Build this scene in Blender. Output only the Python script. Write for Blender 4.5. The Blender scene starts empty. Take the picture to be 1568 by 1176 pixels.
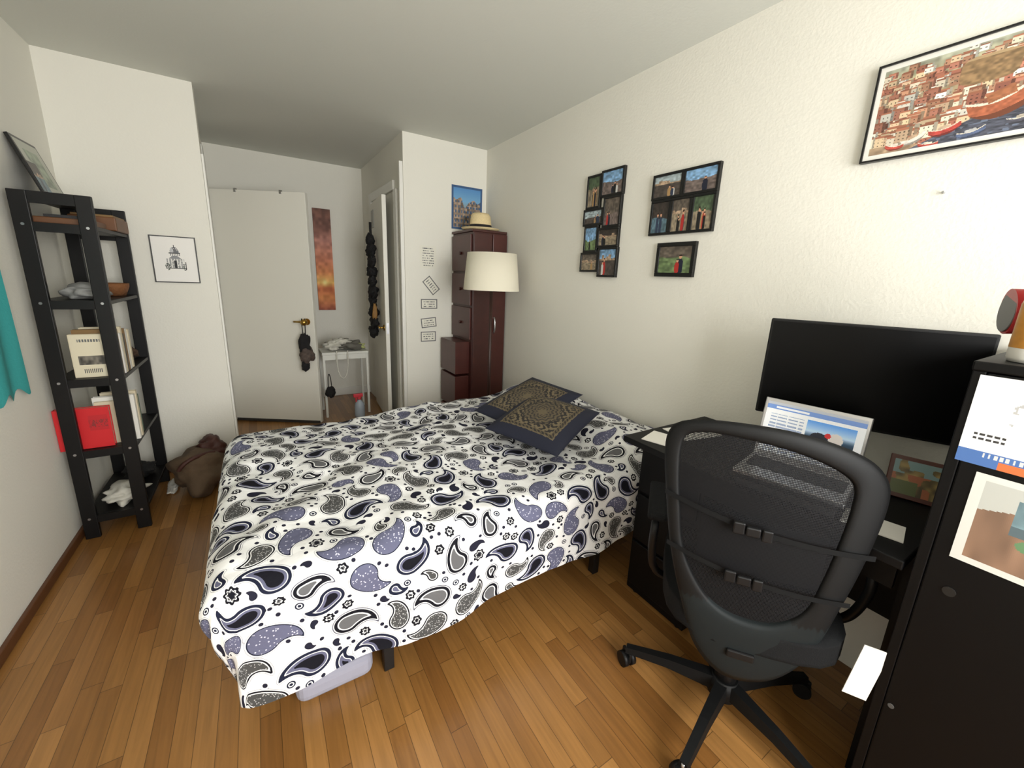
import bpy, bmesh, math, random
import numpy as np
from mathutils import Matrix, Vector
random.seed(3)
scn=bpy.context.scene
COL=scn.collection
# ---------------------------------------------------------------- helpers
def lin(c):
    c=np.asarray(c,float)
    return np.where(c<=.04045,c/12.92,((np.clip(c,0,9)+.055)/1.055)**2.4)
MATS={}
def mat(name,c,rough=.6,metal=0,bump=0,bscale=60,var=0,vscale=8,spec=.5,sheen=0,alpha=1,coat=0,emis=None):
    if name in MATS: return MATS[name]
    m=bpy.data.materials.new(name);m.use_nodes=True;nt=m.node_tree;b=nt.nodes['Principled BSDF']
    L=tuple(lin(c))+(1,)
    b.inputs['Base Color'].default_value=L;b.inputs['Roughness'].default_value=rough;b.inputs['Metallic'].default_value=metal
    b.inputs['Specular IOR Level'].default_value=spec
    if sheen: b.inputs['Sheen Weight'].default_value=sheen
    if coat: b.inputs['Coat Weight'].default_value=coat
    if alpha<1: b.inputs['Alpha'].default_value=alpha
    tc=nt.nodes.new('ShaderNodeTexCoord')
    if bump:
        n=nt.nodes.new('ShaderNodeTexNoise');n.inputs['Scale'].default_value=bscale;n.inputs['Detail'].default_value=4
        nt.links.new(tc.outputs['Object'],n.inputs['Vector'])
        bp=nt.nodes.new('ShaderNodeBump');bp.inputs['Strength'].default_value=bump;bp.inputs['Distance'].default_value=.01
        nt.links.new(n.outputs['Fac'],bp.inputs['Height']);nt.links.new(bp.outputs[0],b.inputs['Normal'])
    if var:
        n=nt.nodes.new('ShaderNodeTexNoise');n.inputs['Scale'].default_value=vscale;n.inputs['Detail'].default_value=5
        nt.links.new(tc.outputs['Object'],n.inputs['Vector'])
        mx=nt.nodes.new('ShaderNodeMix');mx.data_type='RGBA'
        mx.inputs['A'].default_value=tuple(lin(np.array(c)*(1-var)))+(1,);mx.inputs['B'].default_value=tuple(lin(np.clip(np.array(c)*(1+var),0,1)))+(1,)
        nt.links.new(n.outputs['Fac'],mx.inputs['Factor']);nt.links.new(mx.outputs['Result'],b.inputs['Base Color'])
    MATS[name]=m;return m
def link(o): COL.objects.link(o);return o
def mesh(name,vs,fs,m=None,smooth=False):
    me=bpy.data.meshes.new(name);me.from_pydata([tuple(v) for v in vs],[],fs);me.update()
    if m: me.materials.append(m)
    if smooth: me.polygons.foreach_set('use_smooth',[True]*len(me.polygons))
    return link(bpy.data.objects.new(name,me))
def box(name,x0,x1,y0,y1,z0,z1,m,bev=0,rz=0,seg=2):
    cx,cy,cz=(x0+x1)/2,(y0+y1)/2,(z0+z1)/2;a,b,c=(x1-x0)/2,(y1-y0)/2,(z1-z0)/2
    bm=bmesh.new();bmesh.ops.create_cube(bm,size=2)
    for v in bm.verts: v.co=Vector((v.co.x*a,v.co.y*b,v.co.z*c))
    if bev: bmesh.ops.bevel(bm,geom=bm.edges[:],offset=bev,segments=seg,affect='EDGES',profile=.5)
    if rz: bmesh.ops.rotate(bm,verts=bm.verts,matrix=Matrix.Rotation(rz,3,'Z'))
    bmesh.ops.translate(bm,verts=bm.verts,vec=(cx,cy,cz))
    me=bpy.data.meshes.new(name);bm.to_mesh(me);bm.free();me.materials.append(m)
    return link(bpy.data.objects.new(name,me))
def obox(name,c,ax,ay,az,m,bev=0):
    """oriented box: centre c, half-axis vectors"""
    c,ax,ay,az=[Vector(q) for q in (c,ax,ay,az)]
    bm=bmesh.new();bmesh.ops.create_cube(bm,size=2)
    M=Matrix((ax.normalized(),ay.normalized(),az.normalized())).transposed()
    for v in bm.verts: v.co=Vector((v.co.x*ax.length,v.co.y*ay.length,v.co.z*az.length))
    if bev: bmesh.ops.bevel(bm,geom=bm.edges[:],offset=bev,segments=2,affect='EDGES',profile=.5)
    for v in bm.verts: v.co=M@v.co+c
    bmesh.ops.recalc_face_normals(bm,faces=bm.faces)
    me=bpy.data.meshes.new(name);bm.to_mesh(me);bm.free();me.materials.append(m)
    return link(bpy.data.objects.new(name,me))
def cyl(name,p0,p1,r,m,r2=None,seg=24,cap=True):
    p0,p1=Vector(p0),Vector(p1);r2=r if r2 is None else r2
    z=(p1-p0).normalized();x=z.orthogonal().normalized();y=z.cross(x);vs=[];fs=[]
    for k,(p,q) in enumerate(((p0,r),(p1,r2))):
        for i in range(seg):
            t=2*math.pi*i/seg;vs.append(p+x*math.cos(t)*q+y*math.sin(t)*q)
    for i in range(seg): fs.append((i,(i+1)%seg,seg+(i+1)%seg,seg+i))
    if cap: fs.append(tuple(range(seg))[::-1]);fs.append(tuple(range(seg,2*seg)))
    o=mesh(name,vs,fs,m)
    for p in o.data.polygons: p.use_smooth=len(p.vertices)==4
    return o
def tube(name,pts,r,m,closed=False,smooth=True):
    c=bpy.data.curves.new(name,'CURVE');c.dimensions='3D';c.bevel_depth=r;c.bevel_resolution=3;c.use_fill_caps=True
    s=c.splines.new('NURBS' if smooth else 'POLY');s.points.add(len(pts)-1)
    for i,p in enumerate(pts): s.points[i].co=(*p,1)
    if smooth: s.order_u=min(4,len(pts));s.use_endpoint_u=not closed;s.resolution_u=6
    s.use_cyclic_u=closed
    ob=bpy.data.objects.new(name,c);link(ob)
    dg=bpy.context.evaluated_depsgraph_get();me=bpy.data.meshes.new_from_object(ob.evaluated_get(dg))
    bpy.data.objects.remove(ob);me.materials.clear();me.materials.append(m)
    me.polygons.foreach_set('use_smooth',[True]*len(me.polygons))
    return link(bpy.data.objects.new(name,me))
def revolve(name,prof,c,m,seg=40,sx=1,sy=1):
    vs=[];fs=[];n=len(prof)
    for i in range(seg):
        t=2*math.pi*i/seg
        for r,z in prof: vs.append((c[0]+r*sx*math.cos(t),c[1]+r*sy*math.sin(t),c[2]+z))
    for i in range(seg):
        for j in range(n-1):
            a=i*n+j;b=((i+1)%seg)*n+j;fs.append((a,b,b+1,a+1))
    return mesh(name,vs,fs,m,True)
def hash2(ix,iy,seed):
    v=np.sin(ix*127.1+iy*311.7+seed*74.7)*43758.5453
    return v-np.floor(v)
def vn(x,y,seed=0):
    ix,iy=np.floor(x),np.floor(y);fx,fy=x-ix,y-iy;fx=fx*fx*(3-2*fx);fy=fy*fy*(3-2*fy)
    a=hash2(ix,iy,seed);b=hash2(ix+1,iy,seed);c=hash2(ix,iy+1,seed);d=hash2(ix+1,iy+1,seed)
    return (a*(1-fx)+b*fx)*(1-fy)+(c*(1-fx)+d*fx)*fy
def blob(name,c,s,m,seed=0,amp=.25,freq=2.5,flat=False,sub=4,rz=0):
    bm=bmesh.new();bmesh.ops.create_icosphere(bm,subdivisions=sub,radius=1)
    for v in bm.verts:
        p=v.co.copy();k=1+amp*(float(vn(np.float64(p.x*freq+5),np.float64(p.y*freq+p.z*freq*1.3+9),seed))-.5)*2
        k+=amp*.4*(float(vn(np.float64(p.x*freq*2.7+1),np.float64(p.y*freq*2.7-p.z*freq*3.1),seed+3))-.5)
        p*=k
        if flat and p.z<-.75: p.z=-.75
        p=Vector((p.x*s[0],p.y*s[1],p.z*s[2]));p.rotate(Matrix.Rotation(rz,3,'Z'));v.co=p+Vector(c)
    me=bpy.data.meshes.new(name);bm.to_mesh(me);bm.free();me.materials.append(m);me.polygons.foreach_set('use_smooth',[True]*len(me.polygons))
    return link(bpy.data.objects.new(name,me))
def join(name,obs):
    bpy.ops.object.select_all(action='DESELECT')
    for o in obs: o.select_set(True)
    bpy.context.view_layer.objects.active=obs[0]
    bpy.ops.object.join();o=bpy.context.view_layer.objects.active;o.name=name;o.data.name=name;return o
def group(name,parts):
    e=bpy.data.objects.new(name,None);e.empty_display_size=.05;link(e)
    p=parts[0];c=sum((Vector(b) for b in p.bound_box),Vector())/8;e.location=c
    for q in parts:
        q.parent=e;q.matrix_parent_inverse=Matrix.Translation(-c)
    return e
def colmat(name,rough=.6,emis=0,coat=0):
    if name in MATS: return MATS[name]
    m=bpy.data.materials.new(name);m.use_nodes=True;nt=m.node_tree;b=nt.nodes['Principled BSDF'];b.inputs['Roughness'].default_value=rough
    a=nt.nodes.new('ShaderNodeAttribute');a.attribute_name='Col';nt.links.new(a.outputs['Color'],b.inputs['Base Color'])
    if emis: nt.links.new(a.outputs['Color'],b.inputs['Emission Color']);b.inputs['Emission Strength'].default_value=emis
    MATS[name]=m;return m
def sheet(name,P,m,img=None,smooth=True,flip=False):
    n,k=P.shape[0],P.shape[1]
    me=bpy.data.meshes.new(name);me.vertices.add(n*k);me.vertices.foreach_set('co',P.reshape(-1).astype(np.float32))
    idx=np.arange(n*k).reshape(n,k)
    q=np.stack([idx[:-1,:-1],idx[1:,:-1],idx[1:,1:],idx[:-1,1:]],-1).reshape(-1,4)
    if flip: q=q[:,::-1]
    nf=len(q);me.loops.add(nf*4);me.polygons.add(nf)
    me.loops.foreach_set('vertex_index',q.reshape(-1).astype(np.int32));me.polygons.foreach_set('loop_start',np.arange(0,nf*4,4,dtype=np.int32))
    try: me.polygons.foreach_set('loop_total',np.full(nf,4,dtype=np.int32))
    except Exception: pass
    me.update(calc_edges=True);me.validate()
    if smooth: me.polygons.foreach_set('use_smooth',[True]*nf)
    if img is not None:
        a=me.color_attributes.new('Col','FLOAT_COLOR','CORNER')
        c=np.ones((nf,4,4),np.float32);c[:,:,:3]=lin(np.clip(img,0,1)).reshape(-1,1,3);a.data.foreach_set('color',c.reshape(-1))
    me.materials.append(m);return link(bpy.data.objects.new(name,me))
def panel(name,TL,TR,BL,img,m):
    TL,TR,BL=[np.array(q,float) for q in (TL,TR,BL)];n,k=img.shape[:2]
    i=np.linspace(0,1,n+1)[:,None,None];j=np.linspace(0,1,k+1)[None,:,None]
    return sheet(name,TL+(TR-TL)*j+(BL-TL)*i,m,img,False)
def grid(h,w): return np.meshgrid(np.linspace(0,1,h),np.linspace(0,1,w),indexing='ij')

# ---------------------------------------------------------------- materials
wallm=mat('wall_paint',(.905,.896,.857),.75,bump=.12,bscale=90,spec=.25)
ceilm=mat('ceiling_paint',(.85,.855,.825),.85,bump=.06,bscale=80,spec=.2)
whitep=mat('white_trim_paint',(.9,.895,.87),.4)
doorm=mat('door_paint',(.89,.88,.84),.45)
blk=mat('black_brown_wood',(.042,.038,.04),.45,bump=.03,bscale=30,spec=.3)
blk2=mat('black_laminate',(.022,.022,.026),.5,spec=.2)
plast=mat('black_plastic',(.04,.04,.045),.5,spec=.3)
brass=mat('brass',(.72,.58,.3),.3,1)
steel=mat('brushed_steel',(.75,.75,.76),.3,1)
frm=mat('black_frame',(.045,.045,.045),.35)
paint=colmat('printed_paper',.6)
gloss=colmat('glossy_print',.35)
def floor_mat():
    m=bpy.data.materials.new('oak_strip_floor');m.use_nodes=True;nt=m.node_tree;N=nt.nodes;Lk=nt.links;b=N['Principled BSDF']
    tc=N.new('ShaderNodeTexCoord');s=N.new('ShaderNodeSeparateXYZ');Lk.new(tc.outputs['Object'],s.inputs[0])
    def M(op,a,c=None,d=None):
        n=N.new('ShaderNodeMath');n.operation=op
        for i,v in enumerate((a,c,d)):
            if v is None: continue
            if isinstance(v,(int,float)): n.inputs[i].default_value=v
            else: Lk.new(v,n.inputs[i])
        return n.outputs[0]
    W=.057;Ln=.52
    u=M('DIVIDE',s.outputs['X'],W);iu=M('FLOOR',u);fu=M('FRACT',u)
    wn=N.new('ShaderNodeTexWhiteNoise');wn.noise_dimensions='1D';Lk.new(iu,wn.inputs['W'])
    v=M('ADD',M('DIVIDE',s.outputs['Y'],Ln),M('MULTIPLY',wn.outputs['Value'],7.3));iv=M('FLOOR',v);fv=M('FRACT',v)
    cb=N.new('ShaderNodeCombineXYZ');Lk.new(iu,cb.inputs[0]);Lk.new(iv,cb.inputs[1])
    w2=N.new('ShaderNodeTexWhiteNoise');w2.noise_dimensions='3D';Lk.new(cb.outputs[0],w2.inputs['Vector'])
    ramp=N.new('ShaderNodeValToRGB');e=ramp.color_ramp.elements
    cols=[(0,(.50,.335,.165)),(.3,(.56,.39,.20)),(.6,(.60,.425,.225)),(.85,(.65,.47,.265)),(1,(.53,.36,.18))]
    e[0].position=0;e[0].color=(*lin(cols[0][1]),1);e[1].position=1;e[1].color=(*lin(cols[-1][1]),1)
    for p,c in cols[1:-1]:
        q=e.new(p);q.color=(*lin(c),1)
    Lk.new(w2.outputs['Value'],ramp.inputs[0])
    mp=N.new('ShaderNodeVectorMath');mp.operation='MULTIPLY';mp.inputs[1].default_value=(60,3.2,1);Lk.new(tc.outputs['Object'],mp.inputs[0])
    ad=N.new('ShaderNodeVectorMath');ad.operation='ADD';Lk.new(mp.outputs[0],ad.inputs[0])
    sc=N.new('ShaderNodeVectorMath');sc.operation='SCALE';Lk.new(w2.outputs['Color'],sc.inputs[0]);sc.inputs['Scale'].default_value=30;Lk.new(sc.outputs[0],ad.inputs[1])
    g=N.new('ShaderNodeTexNoise');g.inputs['Scale'].default_value=1;g.inputs['Detail'].default_value=5;g.inputs['Distortion'].default_value=.8;Lk.new(ad.outputs[0],g.inputs['Vector'])
    gr=N.new('ShaderNodeMapRange');gr.inputs['From Min'].default_value=.3;gr.inputs['From Max'].default_value=.7;gr.inputs['To Min'].default_value=.80;gr.inputs['To Max'].default_value=1.08;Lk.new(g.outputs['Fac'],gr.inputs['Value'])
    eu=M('MINIMUM',fu,M('SUBTRACT',1,fu));ev=M('MINIMUM',fv,M('SUBTRACT',1,fv))
    gap=M('MULTIPLY',M('GREATER_THAN',eu,.016),M('GREATER_THAN',ev,.002))
    gf=M('ADD',M('MULTIPLY',gap,.62),.38)
    mul=N.new('ShaderNodeVectorMath');mul.operation='SCALE';Lk.new(ramp.outputs[0],mul.inputs[0]);Lk.new(M('MULTIPLY',gr.outputs[0],gf),mul.inputs['Scale'])
    Lk.new(mul.outputs[0],b.inputs['Base Color']);b.inputs['Roughness'].default_value=.33;b.inputs['Coat Weight'].default_value=.15;b.inputs['Coat Roughness'].default_value=.2
    bp=N.new('ShaderNodeBump');bp.inputs['Strength'].default_value=.25;bp.inputs['Distance'].default_value=.003;Lk.new(gap,bp.inputs['Height']);Lk.new(bp.outputs[0],b.inputs['Normal'])
    return m
# ---------------------------------------------------------------- room
XL,XR,C=-.904,1.826,2.516
Y1=3.48;YW=-1.5;YB=4.98;HX=-.31;XB=1.072
box('floor',XL-.1,XR+.1,YW-.1,YB+.1,-.08,0,floor_mat())
box('ceiling',XL-.1,XR+.1,YW-.1,YB+.1,C,C+.08,ceilm)
box('wall_left',XL-.1,XL,YW-.1,Y1,0,C,wallm)
box('wall_right',XR,XR+.1,YW-.1,Y1+.1,0,C,wallm)
box('wall_front_left',XL-.1,-.229,Y1,Y1+.1,0,C,wallm)
box('wall_hall_left',HX-.1,HX,Y1+.1,YB,0,C,wallm)
box('wall_hall_end',HX-.1,XB+.1,YB,YB+.1,0,C,wallm)
box('wall_closet_side',XB,XB+.1,Y1+.1,YB,0,C,wallm)
box('wall_closet_front',XB,XR,Y1,Y1+.1,0,C,wallm)
wx0,wx1,wz0,wz1=-.1,1.65,.75,2.25
ps=[box('w1',XL,wx0,YW-.1,YW,0,C,wallm),box('w2',wx1,XR,YW-.1,YW,0,C,wallm),box('w3',wx0,wx1,YW-.1,YW,0,wz0,wallm),box('w4',wx0,wx1,YW-.1,YW,wz1,C,wallm)]
join('wall_window_side',ps)
ps=[box('f',wx0,wx0+.05,YW-.08,YW-.02,wz0,wz1,whitep),box('f',wx1-.05,wx1,YW-.08,YW-.02,wz0,wz1,whitep),box('f',wx0+.05,wx1-.05,YW-.08,YW-.02,wz0,wz0+.05,whitep),
 box('f',wx0+.05,wx1-.05,YW-.08,YW-.02,wz1-.05,wz1,whitep),box('f',.76,.8,YW-.08,YW-.02,wz0+.05,wz1-.05,whitep)]
join('window_1',ps)
bw=mat('baseboard_wood',(.36,.22,.12),.45)
box('baseboard_left',XL,XL+.018,YW,Y1,0,.045,bw,.004)
box('baseboard_front',XL+.02,-.229,Y1-.018,Y1,0,.045,bw,.004)
box('baseboard_hall_end',HX+.05,XB,YB-.015,YB,0,.09,whitep,.004)
box('trim_1',HX,HX+.035,4.42,4.52,0,2.38,whitep,.006)
box('trim_2',-.229,-.215,Y1+.012,Y1+.095,0,2.12,whitep,.004)
box('trim_3',XB-.022,XB,3.63,3.715,0,2.12,whitep,.005)
box('trim_4',XB-.022,XB,4.52,4.6,0,2.2,whitep,.005)
box('trim_5',XB-.022,XB,3.715,4.52,2.12,2.2,whitep,.005)
box('trim_6',XB-.03,XB,Y1+.005,Y1+.03,0,2.3,whitep,.004)
# --- main door leaf
hv=Vector((-.26,4.49,0));fv=Vector((.42,4.06,0));dv=(fv-hv).normalized();nv=Vector((dv.y,-dv.x,0));nv=nv if nv.y<0 else -nv
mid=(hv+fv)/2
parts=[obox('leaf',mid+Vector((0,0,1.035)),dv*((fv-hv).length/2),nv*.02,(0,0,1.02),doorm,.003)]
kp=hv+dv*((fv-hv).length-.065)+Vector((0,0,.97))
parts.append(cyl('rosette',kp+nv*.02,kp+nv*.028,.03,brass))
parts.append(cyl('stem',kp+nv*.02,kp+nv*.06,.009,brass))
k=blob('knob',kp+nv*.075,(.029,.029,.029),brass,amp=0);parts.append(k)
parts.append(cyl('lever',kp+nv*.055,kp+nv*.055-dv*.1,.008,brass))
parts.append(obox('sweep',mid+nv*.022+Vector((0,0,.02)),dv*((fv-hv).length/2-.01),nv*.003,(0,0,.012),mat('door_sweep',(.2,.19,.18),.6)))
parts.append(obox('hook_1',hv+dv*.22+nv*.015+Vector((0,0,2.05)),dv*.008,nv*.012,(0,0,.015),steel))
parts.append(obox('hook_2',hv+dv*.6+nv*.015+Vector((0,0,2.05)),dv*.008,nv*.012,(0,0,.015),steel))
group('door_1',parts)
dark=mat('dark_fabric',(.07,.065,.07),.85,bump=.3,bscale=40)
gpatt=mat('patterned_pouch',(.26,.22,.2),.8,var=.6,vscale=60)
p0=kp+nv*.085
join('hanging_pouch',[tube('strap',[p0+Vector((-.012,0,.035)),p0+Vector((-.014,0,-.1)),p0+Vector((0,0,-.22)),p0+Vector((.014,0,-.1)),p0+Vector((.012,0,.035))],.004,dark),
 blob('body',p0+Vector((0,0,-.2)),(.045,.03,.1),dark,3),blob('body2',p0+Vector((.01,0,-.29)),(.06,.035,.075),gpatt,5),blob('b3',p0+Vector((-.01,0,-.39)),(.035,.025,.05),dark,6)])
# --- closet side door (ajar)
h2=Vector((1.045,4.5,0));f2=Vector((.985,3.76,0));d2=(f2-h2).normalized();n2=Vector((-1,0,0));n2=(n2-d2*n2.dot(d2)).normalized()
md=(h2+f2)/2
parts=[obox('leaf',md+Vector((0,0,1.05)),d2*((f2-h2).length/2),n2*.018,(0,0,1.03),doorm,.003)]
kp2=f2-d2*.07+Vector((0,0,.93))
parts+=[cyl('rosette',kp2+n2*.018,kp2+n2*.026,.028,brass),cyl('stem',kp2+n2*.02,kp2+n2*.06,.009,brass),cyl('lever',kp2+n2*.055,kp2+n2*.055-d2*.1,.009,brass)]
parts.append(obox('latch',f2+Vector((0,0,.93))+d2*.001,d2*.002,n2*.01,(0,0,.05),steel))
group('door_2',parts)
gry=mat('grey_panel',(.66,.67,.65),.5)
a=md-d2*.14
obox('wall_calendar',a+n2*.021+Vector((0,0,1.93)),d2*.07,n2*.002,(0,0,.08),gry)
hp=md+d2*.04+n2*.07
parts=[tube('strap',[hp+Vector((0,0,1.88)),hp+Vector((0,0,1.5)),hp+Vector((0,0,.85))],.012,dark)]
for i in range(10):
    z=1.72-i*.095;off=(i%3-1)*.02
    parts.append(blob('bag%d'%i,hp+d2*off+Vector((0,0,z)),(.034+.008*(i%2),.055+.02*((i*7)%3),.06),dark,i+10,.35))
tan=mat('tan_leather',(.55,.4,.2),.6);parts.append(blob('tan',hp+d2*.08+Vector((0,0,1.05)),(.022,.022,.09),tan,4))
join('hanging_bags',parts)
# --- small hall table + things
tx0,tx1,ty0,ty1=.47,.90,4.2,4.5
wt=mat('table_white',(.85,.85,.82),.4)
parts=[box('top',tx0,tx1,ty0,ty1,.63,.655,wt,.004)]
for i,(x,y) in enumerate(((tx0+.015,ty0+.015),(tx1-.015,ty0+.015),(tx0+.015,ty1-.015),(tx1-.015,ty1-.015))):
    parts.append(box('leg_%d'%(i+1),x-.01,x+.01,y-.01,y+.01,0,.63,wt))
parts.append(box('rail',tx0+.025,tx1-.025,ty0+.01,ty0+.02,.58,.63,wt))
group('side_table',parts)
clo=mat('grey_white_cloth',(.78,.77,.73),.9,bump=.3,bscale=25,var=.15,vscale=20)
join('folded_clothes',[blob('c1',(.6,4.33,.703),(.1,.09,.05),clo,1,.4,flat=True),blob('c2',(.73,4.32,.703),(.11,.1,.055),mat('grey_cloth',(.42,.41,.38),.9),2,.4,flat=True),
  blob('c3',(.66,4.3,.745),(.09,.07,.035),clo,6,.4),blob('c4',(.83,4.3,.69),(.06,.06,.03),mat('lime_cloth',(.72,.74,.5),.9),3,.3,flat=True)])
tube('hanging_strap',[(.6,4.185,.67),(.59,4.18,.5),(.63,4.18,.36),(.69,4.18,.42),(.7,4.18,.55),(.7,4.185,.67)],.006,clo)
join('small_black_bag',[blob('b',(.52,4.17,.27),(.045,.03,.06),dark,4,.2),tube('s',[(.505,4.17,.3),(.5,4.17,.5),(.53,4.17,.5),(.535,4.17,.3)],.004,dark)])
sp=mat('clear_blue_plastic',(.75,.8,.86),.15,alpha=.75);pk=mat('red_pink_plastic',(.85,.25,.3),.35)
sx,sy=.77,4.1
join('spray_bottle',[revolve('b',[(0,0.001),(.045,.001),(.048,.02),(.048,.11),(.042,.145),(.018,.175),(.016,.19),(0,.19)],(sx,sy,0),sp),cyl('c',(sx,sy,.185),(sx,sy,.21),.019,pk),
 box('h',sx-.055,sx+.035,sy-.014,sy+.014,.21,.245,pk,.005),box('t',sx-.036,sx-.024,sy-.006,sy+.006,.16,.215,pk,.002)])
def lerpst(t,st):
    out=np.zeros(t.shape+(3,));ps=[s[0] for s in st]
    for c in range(3): out[...,c]=np.interp(t,ps,[s[1][c] for s in st])
    return out
yy,xx=grid(90,20)
im=lerpst(yy,[(0,(.42,.26,.2)),(.2,(.52,.33,.27)),(.3,(.74,.5,.44)),(.5,(.8,.48,.34)),(.62,(.86,.53,.3)),(.72,(.95,.75,.4)),(.78,(.78,.4,.2)),(.88,(.84,.52,.27)),(1,(.65,.32,.2))])
im+= (vn(xx*5,yy*30,2)-.5)[...,None]*np.array([.22,.18,.16])
sun=np.exp(-(((xx-.45)/.16)**2+((yy-.72)/.03)**2));im=im*(1-sun[...,None])+sun[...,None]*np.array([1,.92,.6])
cb=box('canvas',.56,.73,YB-.022,YB,1.0,2.06,mat('canvas_edge',(.5,.3,.22),.7))
group('sunset_canvas',[cb,panel('print',(.56,YB-.0225,2.06),(.73,YB-.0225,2.06),(.56,YB-.0225,1.0),im,paint)])
# --- building sketch
yy,xx=grid(110,100);im=np.ones((110,100,3))*np.array([.94,.93,.91])
def dk(m,c): im[m]=c
rn=vn(xx*90,yy*90,4)
dome=(((xx-.5)/.1)**2+((yy-.33)/.11)**2)<1
dk(dome&(yy<.34)&(rn>.25),(.42,.42,.44));dk((((xx-.44)/.035)**2+((yy-.3)/.06)**2)<1,(.75,.75,.76));dk((abs(xx-.5)<.012)&(yy>.18)&(yy<.24),(.3,.3,.3))
dk((abs(xx-.5)<.13)&(yy>.34)&(yy<.37),(.35,.35,.36));dk((abs(xx-.5)<.12)&(yy>.37)&(yy<.42)&((xx*50).astype(int)%2==0),(.5,.5,.5))
dk((abs(xx-.5)<(yy-.38)*1.5)&(abs(xx-.5)<.2)&(yy>.42)&(yy<.48),(.55,.55,.56))
dk((abs(xx-.5)<.2)&(yy>.48)&(yy<.68)&((xx*45).astype(int)%3!=0)&(rn>.2),(.6,.6,.6));dk((abs(xx-.5)<.03)&(yy>.52)&(yy<.68),(.15,.15,.17))
dk((abs(xx-.5)<.22)&(yy>.68)&(yy<.70),(.3,.3,.3))
for c_,w_ in ((.31,.06),(.7,.05)): dk((((xx-c_)/w_)**2+((yy-.66)/.08)**2<1)&(rn>.45),(.3,.33,.3))
dk((abs(xx-.73)<.012)&(yy>.55)&(yy<.72),(.2,.2,.2))
ft=mat('thin_frame',(.2,.2,.2),.4)
parts=[panel('print',(-.54,Y1-.008,1.595),(-.32,Y1-.008,1.595),(-.54,Y1-.008,1.31),im,paint)]
for i,(a,b,c,d) in enumerate(((-.545,-.315,1.591,1.597),(-.545,-.315,1.307,1.313),(-.545,-.539,1.313,1.591),(-.321,-.315,1.313,1.591))):
    parts.append(box('rim_%d'%i,a,b,Y1-.012,Y1,c,d,ft))
parts.append(box('back',-.538,-.322,Y1-.006,Y1,1.314,1.59,ft))
group('framed_building_sketch',parts)
# --- notes
def note(name,cx,cz,w,h,rot,seed,border=True):
    r=np.random.RandomState(seed);H_,W_=int(h/.004),int(w/.004);im=np.ones((H_,W_,3))*np.array([.9,.89,.84])
    if border: im[:2]=im[-2:]=.45;im[:,:2]=im[:,-2:]=.4
    for row in range(5,H_-4,5):
        for c in range(6,W_-6,1):
            if r.rand()<.6: im[row:row+2,c]=.42
    ca,sa=math.cos(rot),math.sin(rot)
    q=lambda u,v:(cx+u*ca-v*sa,Y1-.0015,cz+u*sa+v*ca)
    return panel(name,q(-w/2,h/2),q(w/2,h/2),q(-w/2,-h/2),im,paint)
note('paper_note',1.275,1.575,.15,.19,0,1,False);note('paper_note.001',1.3,1.335,.085,.15,.7,2);note('paper_note.002',1.28,1.175,.15,.085,0,3)
note('paper_note.003',1.275,1.01,.14,.085,.1,4);note('paper_note.004',1.27,.885,.14,.09,0,5)
# --- blue building print
yy,xx=grid(60,52);im=lerpst(yy,[(0,(.3,.52,.75)),(.35,(.45,.65,.8)),(.6,(.6,.55,.48)),(1,(.4,.36,.34))])
b_=vn(xx*7,yy*0+3,5)*.35+.25
mm=yy>b_;im[mm]=(np.array([.55,.48,.42])*(0.6+.7*vn(np.floor(xx*14),np.floor(yy*16),7))[...,None])[mm]
w_=mm&((xx*20%2)<1)&((yy*18%2)<1);im[w_]=(.25,.35,.48)
e_=(xx<.05)|(xx>.95)|(yy<.04)|(yy>.96);im[e_]=(.2,.33,.5)
panel('city_print',(1.49,Y1-.0015,2.19),(1.785,Y1-.0015,2.19),(1.49,Y1-.0015,1.83),im,paint)
# --- cabinet
mah=mat('mahogany',(.25,.12,.1),.4,var=.18,vscale=14,bump=.02)
mah2=mat('mahogany_front',(.28,.135,.115),.35,var=.15,vscale=12)
cx0,cx1,cy0,cy1,ch=1.49,1.818,3.07,3.47,1.8
parts=[box('carcass',cx0+.015,cx1,cy0+.004,cy1,0,ch-.02,mah,.003),box('top',cx0,cx1,cy0,cy1,ch-.02,ch,mah,.004)]
zs=[(1.47,1.76),(1.19,1.45),(.9,1.17)]
for i,(a,b) in enumerate(zs):
    parts.append(box('drawer_%d'%i,cx0-.003,cx0+.015,cy0+.02,cy1-.015,a,b,mah2,.004))
    parts.append(cyl('knob_%d'%i,(cx0-.003,(cy0+cy1)/2,(a+b)/2),(cx0-.02,(cy0+cy1)/2,(a+b)/2),.012,mah))
for i,(a,b) in enumerate(((.6,.88),(.3,.58),(.03,.28))):
    parts.append(box('open_drawer_%d'%i,1.375,cx0+.015,cy0+.05,cy1-.03,a,b,mah2,.004))
parts.append(box('door',cx0+.19,cx1-.005,cy0-.012,cy0+.004,.03,ch-.03,mah2,.003))
parts.append(box('panel',cx0+.02,cx0+.185,cy0-.006,cy0+.004,.03,ch-.03,mah,.003))
parts.append(tube('handle',[(cx0+.215,cy0-.012,1.09),(cx0+.215,cy0-.04,1.08),(cx0+.215,cy0-.04,.97),(cx0+.215,cy0-.012,.96)],.008,steel))
group('tall_drawer_cabinet',parts)
straw=mat('straw',(.88,.8,.62),.8,bump=.4,bscale=150,var=.08,vscale=100)
hc=(1.645,3.225,ch+.001)
brim=revolve('brim',[(.09,.012),(.12,.006),(.145,.004),(.163,.018),(.164,.022),(.145,.009),(.12,.011),(.09,.016)],hc,straw,sy=.9)
crown=revolve('crown',[(.095,.01),(.092,.06),(.084,.12),(.068,.142),(.038,.14),(.015,.125),(0,.12)],hc,straw,sy=.9)
band=revolve('band',[(.0975,.012),(.0945,.05),(.092,.05),(.094,.012)],hc,mat('hat_band',(.12,.11,.12),.8),sy=.9)
group('straw_hat',[brim,crown,band])
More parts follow.
